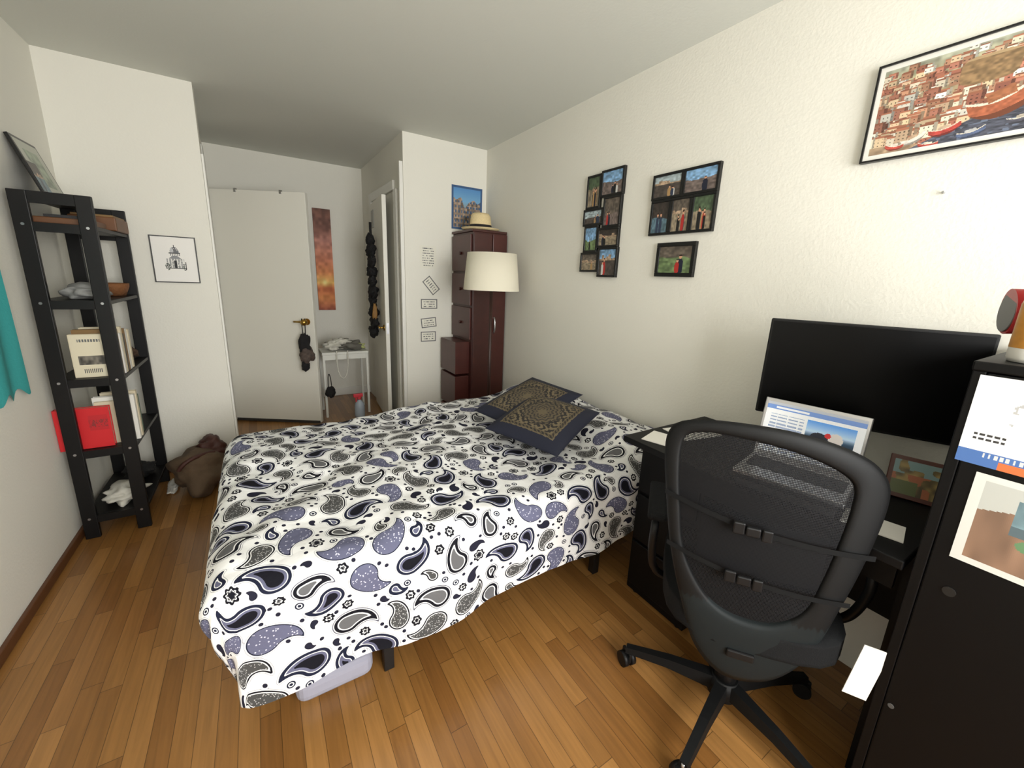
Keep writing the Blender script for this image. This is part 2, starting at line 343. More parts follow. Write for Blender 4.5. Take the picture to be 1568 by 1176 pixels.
# lamp
lc=(1.51,2.76)
shade=bpy.data.materials.new('lamp_shade_linen');shade.use_nodes=True;nt=shade.node_tree;b=nt.nodes['Principled BSDF'];b.inputs['Base Color'].default_value=(*lin((.96,.94,.87)),1);b.inputs['Roughness'].default_value=.9
tr=nt.nodes.new('ShaderNodeBsdfTranslucent');tr.inputs[0].default_value=(*lin((.97,.93,.82)),1);mx=nt.nodes.new('ShaderNodeMixShader');mx.inputs[0].default_value=.22
nt.links.new(b.outputs[0],mx.inputs[1]);nt.links.new(tr.outputs[0],mx.inputs[2]);nt.links.new(mx.outputs[0],nt.nodes['Material Output'].inputs[0])
lpm=mat('lamp_pole',(.2,.12,.1),.4)
parts=[revolve('shade',[(.212,1.33),(.185,1.60),(.183,1.60),(.21,1.33),(.212,1.33)],(lc[0],lc[1],0),shade,60),
 cyl('pole',(lc[0],lc[1],.02),(lc[0],lc[1],1.42),.012,lpm),revolve('base',[(0,.03),(.1,.025),(.13,.01),(.13,0.001),(0,0.001)],(lc[0],lc[1],0),lpm),
 cyl('bulb_holder',(lc[0],lc[1],1.42),(lc[0],lc[1],1.5),.02,plast)]
for i in range(3):
    t=i*2.09;parts.append(cyl('spoke_%d'%i,(lc[0],lc[1],1.5),(lc[0]+.185*math.cos(t),lc[1]+.185*math.sin(t),1.58),.002,steel,seg=8))
group('floor_lamp',parts)
# ---------------------------------------------------------------- photos
def photo(seed,kind=None,h=40,w=52):
    r=np.random.RandomState(seed);yy,xx=grid(h,w)
    kind=r.randint(5) if kind is None else kind
    sky=[(.55,.72,.88),(.7,.76,.78),(.25,.22,.2),(.42,.38,.34),(.33,.4,.3)][kind];gnd=[(.42,.5,.34),(.55,.5,.42),(.3,.27,.25),(.45,.4,.38),(.35,.45,.5)][r.randint(5)]
    hz=.35+.25*r.rand();hzl=hz+(vn(xx*4,xx*0,seed)-.5)*.12
    im=np.where((yy<hzl)[...,None],np.array(sky)*(.85+.25*yy[...,None]),np.array(gnd))
    im=im*(0.75+.5*vn(xx*12+seed,yy*12,seed))[...,None]
    if r.rand()<.5:
        bl=(yy>hz-.2*vn(np.floor(xx*7),xx*0,seed+1))&(yy<hz+.05);im[bl]=(np.array([.7,.6,.5])*(.7+.5*vn(xx*20,yy*20,2))[...,None])[bl]
    for k in range(r.randint(1,6)):
        cx=.2+.6*r.rand();s=.7+.6*r.rand();c=[(.75,.2,.18),(.12,.14,.22),(.9,.9,.88),(.2,.25,.35),(.75,.6,.4),(.1,.1,.1)][r.randint(6)]
        ty=.95-.5*s*.9
        b=((abs(xx-cx)/(.075*s))**3+(abs(yy-(ty+.3*s))/(.24*s))**3<1);im[b]=np.array(c)*.9
        hd=((xx-cx)**2/(.04*s)**2+(yy-ty)**2/(.065*s)**2)<1;im[hd]=(.82,.62,.5)
        im[hd&(yy<ty-.015*s)]=(.2,.13,.1)
    return im
def wallframe(cells,name,seed,kinds,rim=.013,dep=.02):
    parts=[];x=XR
    for i,(ya,yb,za,zb) in enumerate(cells):
        parts.append(box('back_%d'%i,x-dep+.006,x,yb+.001,ya-.001,za+.001,zb-.001,frm))
        for j,(a,b,c,d) in enumerate(((yb,ya,zb-rim,zb),(yb,ya,za,za+rim),(ya-rim,ya,za+rim,zb-rim),(yb,yb+rim,za+rim,zb-rim))):
            parts.append(box('rim_%d_%d'%(i,j),x-dep,x,a,b,c,d,frm,.002))
        w=(ya-yb);h=zb-za
        parts.append(panel('photo_%d'%i,(x-dep+.005,ya-rim,zb-rim),(x-dep+.005,yb+rim,zb-rim),(x-dep+.005,ya-rim,za+rim),photo(seed+i,kinds[i],int(40*(1.3 if h>w else 1)),int(52*(.75 if h>w else 1))),gloss))
    return group(name,parts)
wallframe([(2.09,1.965,1.865,2.06),(1.965,1.78,1.92,2.07),(2.105,1.93,1.765,1.865),(1.93,1.785,1.745,1.92),(2.085,1.96,1.605,1.765),(1.96,1.785,1.63,1.745),(2.105,1.94,1.485,1.605),(1.94,1.78,1.455,1.63)],'photo_collage_frame',11,[4,0,1,3,0,2,3,0])
wallframe([(1.57,1.385,1.85,1.975),(1.385,1.195,1.85,1.975),(1.565,1.44,1.675,1.85),(1.44,1.32,1.675,1.85),(1.32,1.195,1.675,1.85)],'photo_collage_frame.001',31,[1,0,2,3,4])
wallframe([(1.495,1.265,1.465,1.635)],'photo_frame',57,[3],rim=.02)
# harbour poster
h,w=190,300;yy,xx=grid(h,w)
rs=np.random.RandomState(4)
im=lerpst(yy,[(0,(.66,.68,.63)),(.18,(.64,.62,.5)),(.35,(.64,.58,.46)),(1,(.66,.56,.46))])*(.75+.45*vn(xx*40,yy*26,6))[...,None]
BC=[(.92,.87,.78),(.84,.72,.6),(.74,.5,.42),(.88,.78,.64),(.93,.91,.86),(.66,.42,.35),(.8,.6,.48)]
for k in range(520):
    t=k/520;cy=.12+.72*t+.04*rs.randn();cx=rs.rand()
    if cy>.95-.62*max(0,cx-.25): continue
    bw_=.018+.03*t*rs.rand()+.008;bh_=.03+.05*t*rs.rand()
    c=np.array(BC[rs.randint(7)])*(.78+.28*rs.rand())
    b=(abs(xx-cx)<bw_)&(abs(yy-cy)<bh_);im[b]=c
    im[b&(yy<cy-bh_*.65)]=np.array((.62,.4,.31))*(.8+.3*rs.rand())
    im[b&(xx>cx+bw_*.55)]=c*.7
    wn_=b&(((xx-cx)*170%4)<1.3)&(((yy-cy)*110%4)<1.3)&(yy>cy-bh_*.5);im[wn_]=c*.5
fort=(((xx-.56)/.13)**4+((yy-.3)/.13)**4)<1;im[fort]=(np.array([.58,.47,.34])*(.75+.4*vn(xx*50,yy*50,3))[...,None])[fort]
im[fort&(yy<.2)]=(.68,.58,.44)
wat=(yy>1.02-.68*(xx-.15));im[wat]=(np.array([.3,.31,.36])*(.65+.6*vn(xx*50,yy*90,8))[...,None])[wat]
im[wat&(vn(xx*30,yy*60,18)>.78)]=(.42,.46,.54)
def boat(bx,by,bl,bh,c,t,inn=(.5,.35,.25)):
    dx,dy=(xx-bx)*1.55,(yy-by);u=dx*math.cos(t)+dy*math.sin(t);v=-dx*math.sin(t)+dy*math.cos(t)
    hull=(v>-bh*.35-bh*.7*(u/bl)**2)&(v<bh*(1-(abs(u)/bl)**2.5))&(abs(u)<bl)
    n_=(.85+.3*vn(xx*60,yy*60,2))[...,None];im[hull]=(np.array(c)*n_)[hull]
    rimm=hull&(v<-bh*.15-bh*.7*(u/bl)**2);im[rimm]=(.87,.83,.76)
    cab=(abs(u)<bl*.4)&(v<-bh*.3)&(v>-bh*1.0);im[cab]=(np.array(inn)*n_)[cab]
    im[hull&(v>bh*.55*(1-(abs(u)/bl)**2.5))]=np.array(c)*.65
boat(.66,.66,.23,.13,(.66,.38,.27),-.35,(.62,.4,.28));boat(.88,.38,.18,.08,(.68,.43,.32),-.25,(.8,.72,.62));boat(.93,.62,.14,.08,(.36,.34,.36),-.3,(.6,.5,.42))
boat(.42,.82,.12,.05,(.7,.28,.25),-.2,(.8,.7,.6));boat(.27,.85,.1,.045,(.85,.82,.78),-.4,(.7,.6,.5));boat(.55,.9,.1,.04,(.35,.4,.52),-.2,(.7,.7,.7));boat(.17,.9,.08,.035,(.75,.33,.28),.1,(.85,.8,.75));boat(.76,.85,.1,.04,(.33,.33,.38),-.2,(.7,.66,.6));boat(.35,.94,.08,.03,(.68,.28,.25),.1,(.85,.82,.75));boat(.92,.83,.09,.035,(.62,.46,.34),-.2,(.6,.6,.6))
bd=.03;e_=(xx<bd)|(xx>1-bd)|(yy<bd*1.6)|(yy>1-bd*1.6);im[e_]=(.9,.89,.86)
y0,y1,z0,z1=.2,.672,1.858,2.152;x=XR
parts=[box('back',x-.012,x,y0+.002,y1-.002,z0+.002,z1-.002,frm),panel('print',(x-.0135,y1-.006,z1-.006),(x-.0135,y0+.006,z1-.006),(x-.0135,y1-.006,z0+.006),im,gloss)]
for j,(a,b,c,d) in enumerate(((y0,y1,z1-.006,z1),(y0,y1,z0,z0+.006),(y1-.006,y1,z0+.006,z1-.006),(y0,y0+.006,z0+.006,z1-.006))): parts.append(box('rim_%d'%j,x-.02,x,a,b,c,d,frm))
group('harbor_poster',parts)
cyl('wall_nail',(XR,.44,1.735),(XR-.012,.44,1.736),.003,steel)
# ---------------------------------------------------------------- bookshelf
sx0,sx1,sy0,sy1,sh=-.872,-.61,2.74,3.34,1.71
parts=[]
for i,(x,y) in enumerate(((sx0,sy0),(sx1-.058,sy0),(sx0,sy1-.022),(sx1-.058,sy1-.022))):
    parts.append(box('post_%d'%(i+1),x,x+.058,y,y+.022,0.001,sh,blk,.003))
lev=[1.58,1.235,.855,.485,.125]
for i,z in enumerate(lev):
    parts.append(box('shelf_%d'%(i+1),sx0+.004,sx1-.004,sy0+.022,sy1-.022,z-.018,z,blk,.002))
    for k,y in enumerate((sy0+.003,sy1-.019)): parts.append(box('rail_%d_%d'%(i,k),sx0+.058,sx1-.058,y,y+.016,z-.04,z,blk))
    for k,x in enumerate((sx0+.029,sx1-.029)): parts.append(cyl('screw_%d_%d'%(i,k),(x,sy0,z-.012),(x,sy0-.002,z-.012),.006,steel,seg=12))
for k,y in enumerate((sy0+.003,sy1-.019)): parts.append(box('toprail_%d'%k,sx0+.058,sx1-.058,y,y+.016,sh-.05,sh,blk))
parts.append(box('top_ledge',sx0,sx0+.12,sy0+.022,sy1-.022,sh-.018,sh,blk))
group('ladder_bookshelf',parts)
yy,xx=grid(50,40);im=np.ones((50,40,3))*np.array([.7,.71,.66]);mk=(abs(xx-.5)<.32)&(abs(yy-.5)<.34);im[mk]=(np.array([.55,.6,.52])*(.75+.45*vn(xx*12,yy*12,3))[...,None])[mk]
zb=sh+.002
B0=Vector((-.805,2.92,zb));B1=Vector((-.805,3.2,zb));up=Vector((-.085,0,.255));nn=Vector((.255,0,.085)).normalized()
parts=[obox('board',(B0+B1)/2+up/2,(B1-B0)/2,nn*.007,up/2,frm,.002),panel('picture',B0+up*.95+nn*.0075+Vector((0,.014,0)),B1+up*.95+nn*.0075-Vector((0,.014,0)),B0+up*.05+nn*.0075+Vector((0,.014,0)),im,gloss)]
group('leaning_picture_frame',parts)
B0=Vector((-.775,2.79,zb));B1=Vector((-.775,2.9,zb));up=Vector((-.04,0,.13));nn=Vector((.13,0,.04)).normalized()
parts=[obox('board',(B0+B1)/2+up/2,(B1-B0)/2,nn*.005,up/2,frm,.002),panel('photo',B0+up*.95+nn*.006+Vector((0,.006,0)),B1+up*.95+nn*.006-Vector((0,.006,0)),B0+up*.05+nn*.006+Vector((0,.006,0)),photo(77,2),gloss)]
group('small_photo_frame',parts)
wood=mat('brown_wood',(.4,.25,.13),.5,var=.2)
cream=mat('cream_cover',(.84,.79,.68),.6);page=mat('book_pages',(.84,.8,.7),.8,var=.08,vscale=90);red=mat('red_cover',(.78,.1,.13),.5);dbk=mat('dark_cover',(.14,.13,.135),.5)
wht=mat('white_cover',(.9,.89,.86),.6);brn=mat('brown_cover',(.5,.38,.22),.6);blu=mat('blue_cover',(.25,.35,.5),.6);grn=mat('green_cover',(.3,.4,.32),.6)
def book(x0,x1,y0,y1,z0,z1,c):
    return [box('b',x0,x1,y0,y0+.003,z0,z1,c),box('b',x0,x1,y1-.003,y1,z0,z1,c),box('b',x0,x0+.003,y0+.003,y1-.003,z0,z1,c),box('b',x0+.003,x1-.004,y0+.003,y1-.003,z0+.003,z1-.004,page)]
def bookr(x0,x1,y0,y1,z0,z1,c): # spine on the right (+x)
    return [box('b',x0,x1,y0,y0+.003,z0,z1,c),box('b',x0,x1,y1-.003,y1,z0,z1,c),box('b',x1-.003,x1,y0+.003,y1-.003,z0,z1,c),box('b',x0+.004,x1-.003,y0+.003,y1-.003,z0+.003,z1-.004,page)]
def books(name,z,spec,y):
    ob=[]
    for (x0,w,t,h,c) in spec:
        ob+=bookr(x0,x0+w,y,y+t,z+.001,z+h,c);y+=t+.003
    return join(name,ob)
yy,xx=grid(60,40);im=np.ones((60,40,3))*np.array([.86,.82,.72])
im[(yy>.5)&(yy<.72)&(abs(xx-.5)<.35)]=(np.array([.35,.33,.3])*(.6+.9*vn(xx*14,yy*14,2))[...,None])[(yy>.5)&(yy<.72)&(abs(xx-.5)<.35)]
im[(yy>.82)&(yy<.92)&(abs(xx-.5)<.25)&((xx*40).astype(int)%2==0)]=.3;im[(yy>.1)&(yy<.16)&(abs(xx-.5)<.3)&((xx*40).astype(int)%3!=0)]=.4
row=books('books_row',.855,[(-.795,.14,.02,.215,cream),(-.785,.16,.025,.235,brn),(-.77,.15,.02,.21,wht),(-.77,.15,.025,.24,cream),(-.75,.13,.02,.2,dbk),(-.76,.14,.025,.225,brn),(-.75,.13,.03,.22,wht),(-.75,.12,.02,.2,grn),(-.75,.13,.025,.21,cream),(-.75,.12,.03,.19,dbk)],2.785)
panel('book_cover_print',(-.792,2.7845,1.067),(-.658,2.7845,1.067),(-.792,2.7845,.86),im,paint).parent=row
books('books_row.001',.485,[(-.76,.13,.018,.23,cream),(-.77,.16,.025,.25,wht),(-.76,.14,.018,.24,brn),(-.75,.14,.025,.26,cream),(-.75,.13,.02,.22,wht),(-.74,.12,.02,.21,dbk),(-.75,.13,.02,.22,grn)],2.815)
rb=join('red_book',book(-.9,-.7,2.775,2.805,.487,.70,red))
yy,xx=grid(30,30);im=np.ones((30,30,3))*np.array([.72,.1,.13]);im[(vn(xx*30,yy*12,2)>.6)&(yy>.3)&(yy<.8)]=(.5,.15,.15)
panel('cover_text',(-.78,2.7745,.66),(-.71,2.7745,.66),(-.78,2.7745,.58),im,paint).parent=rb
join('wooden_tray',[box('a',-.83,-.63,2.8,3.0,1.581,1.61,wood,.004),box('b',-.8,-.66,2.83,2.97,1.609,1.625,dbk)])
join('wooden_box',[box('a',-.78,-.6,3.05,3.3,1.581,1.65,wood,.006),box('b',-.77,-.61,3.06,3.29,1.649,1.66,brn,.002)])
blob('grey_cap',(-.73,2.90,1.268),(.085,.085,.042),mat('grey_cap',(.55,.55,.54),.9,bump=.2),8,.25,flat=True)
join('basket',[revolve('a',[(0,0.002),(.05,.002),(.068,.05),(.07,.07),(.064,.07),(.05,.015),(0,.012)],(-.69,3.2,1.235),mat('wicker',(.5,.32,.18),.8,bump=.5,bscale=80),sy=1.2)])
blob('white_linens',(-.72,2.89,.165),(.085,.1,.052),clo,11,.4,flat=True)
blob('black_shoes',(-.72,3.19,.165),(.07,.09,.052),dark,14,.3,flat=True)
blob('dark_scarf',(-.70,3.26,.888),(.05,.045,.042),mat('brown_scarf',(.3,.22,.16),.9),15,.4,flat=True)
blob('paper_pile',(-.575,3.2,.015),(.03,.1,.017),wht,16,.3,flat=True)
n=60;u=np.linspace(0,1,n)[None,:];v=np.linspace(0,1,n)[:,None]
P=np.zeros((n,n,3));P[...,1]=1.9+u*.685+v*.0;P[...,2]=1.7-v*(.84+.02*np.sin(u*40));P[...,0]=XL+.012+.008*np.sin(u*25+v*2)
sheet('teal_wall_cloth',P,mat('teal_cloth',(.22,.62,.62),.9,bump=.2,bscale=120))
bagm=mat('brown_canvas_bag',(.36,.29,.22),.85,bump=.25,bscale=50,var=.2);lth=mat('strap_leather',(.28,.15,.12),.6)
join('duffel_bag',[blob('b',(-.415,3.12,.115),(.15,.2,.15),bagm,21,.3,1.6,flat=True),tube('s',[(-.5,2.98,.2),(-.47,2.97,.26),(-.4,3.0,.28),(-.33,3.08,.25)],.012,lth),
  blob('c',(-.36,3.22,.21),(.08,.12,.1),lth,23,.3)])
# ---------------------------------------------------------------- bed
bedm=mat('bed_frame_metal',(.06,.06,.065),.4)
parts=[box('mattress',-.10,1.79,1.23,2.46,.3,.505,mat('mattress',(.85,.85,.86),.8),.04)]
parts.append(box('slat_frame',-.06,1.78,1.23,2.45,.26,.3,bedm,.004))
for i,(x,y) in enumerate(((.29,1.25),(1.31,1.25),(.29,2.42),(1.31,2.42),(.0,1.6),(.0,2.2),(1.7,1.8))): parts.append(box('leg_%d'%i,x-.018,x+.018,y-.018,y+.018,0.001,.26,bedm,.002))
a0,a1=-.12,1.795;b0,b1=1.215,2.43
r0=.09;DN=.435;DF=.38;DB=.30
g=.0042
A=np.arange(a0-DF,a1+1e-6,g);B=np.arange(b0-DN,b1+DB,g)
AA,BB=np.meshgrid(A,B,indexing='ij')
ca=np.clip(AA,a0,a1);cb_=np.clip(BB,b0,b1);ex,ey=AA-ca,BB-cb_
L=(np.abs(ex)**4+np.abs(ey)**4)**(1/4);Ln=np.sqrt(ex**2+ey**2)+1e-9;nx,ny=ex/Ln,ey/Ln
beyond=np.maximum(L-r0*math.pi/2,0)
ang=np.minimum(L/r0,math.pi/2);out=np.where(L<r0*math.pi/2,r0*np.sin(ang),r0+beyond*.02)
tuck=np.clip(-nx,0,1)*beyond*.42*np.clip(beyond/.12,0,1)
out=out-tuck
dn=np.where(L<r0*math.pi/2,r0*(1-np.cos(ang)),r0+beyond*.985)
dn=np.where(ey<0,dn*(1-.17*np.clip((ca+.1)/1.4,0,1)),dn)
tang=AA*np.abs(ny)+BB*np.abs(nx)
fold=(vn(tang*6+3,L*2,5)-.5)*.06*np.clip((L-.05)/.3,0,1)
out=out+fold
ztop=.585+(vn(AA*2.3,BB*2.3,1)-.5)*.035+(vn(AA*6,BB*6,2)-.5)*.02+(vn(AA*13+BB*5,BB*15,3)-.5)*.009
ztop+=(vn((AA+BB)*3.1,(AA-BB)*9,8)-.5)*.014
pil=lambda x,y,sx_,sy_:np.exp(-(np.abs((AA-x)/sx_)**4+np.abs((BB-y)/sy_)**4))
ztop+=.085*pil(1.64,1.55,.21,.33)+.095*pil(1.62,2.14,.2,.3)
P=np.stack([ca+nx*out,cb_+ny*out+.03*(ca-.8)*(BB>1.8)*np.clip((BB-1.8)/.6,0,1)*1.6,ztop-dn],-1)
P[...,2]=np.maximum(P[...,2],.03)
P[...,0]=np.minimum(P[...,0],1.815)
rs=np.random.RandomState(12)
D=np.full(AA.shape,.05,np.float32);T=np.zeros(AA.shape,np.float32);NA,NB=AA.shape
ss=np.linspace(0,1,20)
def shape_paisley(cx,cy,R,th,curl,x,y):
    ph=ss**1.3*curl;Lg=2.9*R
    px=np.cumsum(np.cos(ph))*Lg/20;py=np.cumsum(np.sin(ph))*Lg/20;px-=px[6];py-=py[6]
    rr=R*(1-ss)**.9*.98+.0015
    c,s=math.cos(th),math.sin(th);qx=cx+px*c-py*s;qy=cy+px*s+py*c
    d=np.full(x.shape,9.)
    for k in range(20): d=np.minimum(d,np.hypot(x-qx[k],y-qy[k])-rr[k])
    return d
def shape_flower(cx,cy,R,n,th,x,y):
    dx,dy=x-cx,y-cy;r=np.hypot(dx,dy);t=np.arctan2(dy,dx)+th
    return r-R*(.68+.32*np.abs(np.cos(n*t/2)))
def place(fn,cx,cy,ext,gap,typ,must=True):
    i0,i1=int((cx-ext-A[0])/g),int((cx+ext-A[0])/g)+1;j0,j1=int((cy-ext-B[0])/g),int((cy+ext-B[0])/g)+1
    i0,j0=max(i0,0),max(j0,0);i1,j1=min(i1,NA),min(j1,NB)
    if i1-i0<4 or j1-j0<4: return False
    x,y=AA[i0:i1,j0:j1],BB[i0:i1,j0:j1];ic,jc=min(max(int((cx-A[0])/g),0),NA-1),min(max(int((cy-B[0])/g),0),NB-1)
    if D[ic,jc]<gap: return False
    d=fn(x,y);W=D[i0:i1,j0:j1];ins=d<0
    if ins.any() and W[ins].min()<gap: return False
    m=d<W;W[m]=d[m];T[i0:i1,j0:j1][m]=typ;return True
def rnd(): return A[0]+rs.rand()*(A[-1]-A[0]),B[0]+rs.rand()*(B[-1]-B[0])
for (R,tries) in ((.041,1000),(.033,2800),(.026,3200),(.018,3400)):
    for k in range(tries):
        cx,cy=rnd();th=rs.choice([2.2,2.2,-.9,.6,3.9])+rs.randn()*.35;cu=rs.choice([-1,1])*(1.5+.6*rs.rand())
        ty=rs.choice([1,1,2,2,3,4,4]) if R>.02 else rs.choice([1,2,5])
        place(lambda x,y:shape_paisley(cx,cy,R*1.0,th,cu,x,y),cx,cy,R*3.6,.008,ty)
for (R,tries) in ((.024,1200),(.018,2800)):
    for k in range(tries):
        cx,cy=rnd();n=rs.choice([6,7,8]);place(lambda x,y:shape_flower(cx,cy,R,n,0,x,y),cx,cy,R*1.5,.007,6)
for (R,tries) in ((.012,3000),(.0065,3500)):
    for k in range(tries):
        cx,cy=rnd();th=rs.rand()*6.28
        if rs.rand()<.5 and R>.008: place(lambda x,y:shape_paisley(cx,cy,R*.75,th,1.6,x,y),cx,cy,R*3.2,.0065,5)
        else: place(lambda x,y:np.hypot(x-cx,y-cy)-R,cx,cy,R*1.6,.006,7 if R>.008 else 5)
def duvet_mat():
    m=bpy.data.materials.new('paisley_cotton');m.use_nodes=True;nt=m.node_tree;N=nt.nodes;Lk=nt.links;b=N['Principled BSDF'];b.inputs['Roughness'].default_value=.85;b.inputs['Specular IOR Level'].default_value=.15
    def M(op,a,c=None):
        n=N.new('ShaderNodeMath');n.operation=op
        for i,v in enumerate((a,c)):
            if v is None: continue
            if isinstance(v,(int,float)): n.inputs[i].default_value=v
            else: Lk.new(v,n.inputs[i])
        return n.outputs[0]
    def mix(f,a,c):
        n=N.new('ShaderNodeMix');n.data_type='RGBA'
        Lk.new(f,n.inputs['Factor'])
        for k,v in (('A',a),('B',c)):
            if isinstance(v,tuple): n.inputs[k].default_value=(*lin(v),1)
            else: Lk.new(v,n.inputs[k])
        return n.outputs['Result']
    ad=N.new('ShaderNodeAttribute');ad.attribute_name='sd';d=ad.outputs['Fac']
    at=N.new('ShaderNodeAttribute');at.attribute_name='kind';t=at.outputs['Fac']
    ac=N.new('ShaderNodeAttribute');ac.attribute_name='ab'
    vo=N.new('ShaderNodeTexVoronoi');vo.inputs['Scale'].default_value=110;Lk.new(ac.outputs['Vector'],vo.inputs['Vector'])
    dots=M('LESS_THAN',vo.outputs['Distance'],.25)
    wv=N.new('ShaderNodeTexVoronoi');wv.inputs['Scale'].default_value=170;Lk.new(ac.outputs['Vector'],wv.inputs['Vector'])
    mot=M('LESS_THAN',wv.outputs['Distance'],.3)
    white=(.92,.92,.92);navy=(.12,.135,.21);ink=(.09,.09,.12);pur=(.39,.395,.49);gy=(.4,.4,.41)
    def T_(k):
        n=N.new('ShaderNodeMath');n.operation='COMPARE';Lk.new(t,n.inputs[0]);n.inputs[1].default_value=k;n.inputs[2].default_value=.4;return n.outputs[0]
    def lt(v): return M('LESS_THAN',d,v)
    fillP=mix(dots,pur,(.78,.78,.84));fillG=mix(mot,(.3,.3,.3),(.7,.7,.7))
    c1=mix(lt(-.009),navy,white);c1=mix(lt(-.0115),c1,pur);c1=mix(lt(-.019),c1,ink)
    c2=mix(lt(-.0045),ink,white);c2=mix(lt(-.0072),c2,fillG)
    c3=mix(lt(-.003),navy,fillP)
    c4=mix(lt(-.0025),(.32,.32,.38),white);c4=mix(lt(-.0055),c4,ink);c4=mix(lt(-.015),c4,white);c4=mix(lt(-.019),c4,gy)
    c6=mix(lt(-.007),ink,white);c6=mix(lt(-.0095),c6,gy);c6=mix(lt(-.0125),c6,ink)
    c7=mix(lt(-.004),navy,white);c7=mix(lt(-.007),c7,navy)
    col=navy
    col=mix(T_(1),(.14,.14,.2),c1)
    for k,c in ((2,c2),(3,c3),(4,c4),(6,c6),(7,c7)): col=mix(T_(k),col,c)
    echo=M('MULTIPLY',M('LESS_THAN',t,4.5),M('MULTIPLY',M('GREATER_THAN',d,.0034),M('LESS_THAN',d,.0048)))
    bgc=mix(M('MULTIPLY',echo,.6),white,(.35,.36,.42))
    fin=mix(lt(0.0),bgc,col)
    Lk.new(fin,b.inputs['Base Color'])
    n=N.new('ShaderNodeTexNoise');n.inputs['Scale'].default_value=14;n.inputs['Detail'].default_value=4;Lk.new(ac.outputs['Vector'],n.inputs['Vector'])
    bp=N.new('ShaderNodeBump');bp.inputs['Strength'].default_value=.4;bp.inputs['Distance'].default_value=.02;Lk.new(n.outputs['Fac'],bp.inputs['Height']);Lk.new(bp.outputs[0],b.inputs['Normal'])
    return m
dv_=sheet('duvet',P,duvet_mat(),flip=True)
me=dv_.data
at=me.attributes.new('sd','FLOAT','POINT');at.data.foreach_set('value',D.reshape(-1))
at=me.attributes.new('kind','FLOAT','POINT');at.data.foreach_set('value',T.reshape(-1))
at=me.attributes.new('ab','FLOAT_VECTOR','POINT');at.data.foreach_set('vector',np.stack([AA,BB,AA*0],-1).reshape(-1).astype(np.float32))
parts.append(dv_)
group('bed',parts)
box('folded_grey_blanket',-.01,.24,1.24,1.5,.001,.1,mat('pale_blanket',(.62,.62,.68),.9,bump=.3,bscale=15),.035,seg=4)
def cushion(name,c00,c10,c01,seed,th=.05):
    c00,c10,c01=[np.array(q,float) for q in (c00,c10,c01)];n=170
    u=np.linspace(0,1,n+1);U,V=np.meshgrid(u,u,indexing='ij');e1,e2=c10-c00,c01-c00;nn=np.cross(e1,e2);nn/=np.linalg.norm(nn)
    if nn[2]<0: nn=-nn
    a,b=2*U-1,2*V-1;hgt=(np.clip(1-np.abs(a)**3,0,1)*np.clip(1-np.abs(b)**3,0,1))**.55
    pinch=1-.05*(1-np.abs(b)**2)*np.abs(a)**2;pinch2=1-.05*(1-np.abs(a)**2)*np.abs(b)**2
    A2,B2=a*pinch,b*pinch2
    base=c00+e1*(((A2+1)/2)[...,None])+e2*(((B2+1)/2)[...,None])
    up=base+nn*(th*hgt+.001)[...,None];dnn=base-nn*(th*.8*hgt)[...,None]
    f=(u[:-1]+u[1:])-1;a,b=np.meshgrid(f,f,indexing='ij')
    m_=np.maximum(abs(a),abs(b));r=np.hypot(a,b);t=np.arctan2(b,a)
    im=np.zeros((n,n,3));im[:]=(.09,.105,.18)
    cen=m_<.74;gold=np.array([.44,.39,.3]);dkb=np.array([.14,.13,.13])
    pat=(np.sin(a*44)*np.sin(b*44)+ .7*np.sin(r*36+np.cos(t*8)*2.2)+.9*(vn(a*40,b*40,seed)-.5))
    im[cen]=dkb;im[cen&(pat>.0)]=gold
    med=(r<.44+.04*np.cos(8*t));im[med&cen]=gold*.85;im[med&(np.sin(r*60+np.cos(12*t)*1.5)>.3)]=dkb*1.3;im[(r<.13+.03*np.cos(8*t))]=gold*.9
    ring=abs(r-.48-.04*np.cos(8*t))<.018;im[ring&cen]=dkb
    for k in (.72,.62): im[(abs(m_-k)<.013)]=gold*.9
    im[(m_>.64)&(m_<.7)]=dkb;im[(m_>.64)&(m_<.7)&(np.sin((a+b)*60)>0)]=gold*.75
    m=colmat('brocade_print',.75)
    o1=sheet('front',up,m,im,flip=(np.cross(e2,e1)[2]>0));o2=sheet('back',dnn,mat('navy_satin',(.1,.12,.22),.5))
    return group(name,[o1,o2])
cushion('brocade_cushion',(.93,1.73,.665),(1.06,1.29,.66),(1.34,1.9,.76),1)
cushion('brocade_cushion.001',(1.0,2.0,.67),(1.08,1.6,.65),(1.45,2.07,.81),2,.045)
# ---------------------------------------------------------------- desk
dz=.80;dx0=1.25
parts=[box('top',dx0,1.815,.2,1.095,dz-.025,dz,blk2,.003),box('pedestal',1.37,1.81,.78,1.085,.02,dz-.025,blk2,.003),box('apron',1.32,1.34,.22,.78,dz-.12,dz-.025,blk2),box('side_panel',1.4,1.81,.2,.22,0.001,dz-.025,blk2),
 box('back_panel',1.79,1.81,.22,.78,.3,dz-.025,blk2)]
for i in range(3): parts.append(box('drawer_%d'%i,1.357,1.37,.79,1.075,.06+.235*i,.28+.235*i,blk2,.004))
for i,(x,y) in enumerate(((1.4,.82),(1.4,1.05),(1.78,.82),(1.78,1.05))): parts.append(cyl('foot_%d'%i,(x,y,0.001),(x,y,.02),.015,plast,seg=12))
group('desk',parts)
mL=Vector((1.56,.744,0));mR=Vector((1.79,.23,0));md=(mR-mL);ml=md.length;md.normalize();mn=Vector((-md.y,md.x,0));mn=mn if mn.x<0 else -mn
mc=(mL+mR)/2+Vector((0,0,1.147))
scr=mat('dark_screen',(.015,.015,.018),.4,spec=.15)
parts=[obox('shell',mc-mn*.008,md*(ml/2),mn*.01,(0,0,.175),plast,.004),obox('screen',mc+mn*.0022,md*(ml/2-.008),mn*.001,(0,0,.167),scr)]
sb=mc-mn*.03;sb.z=0
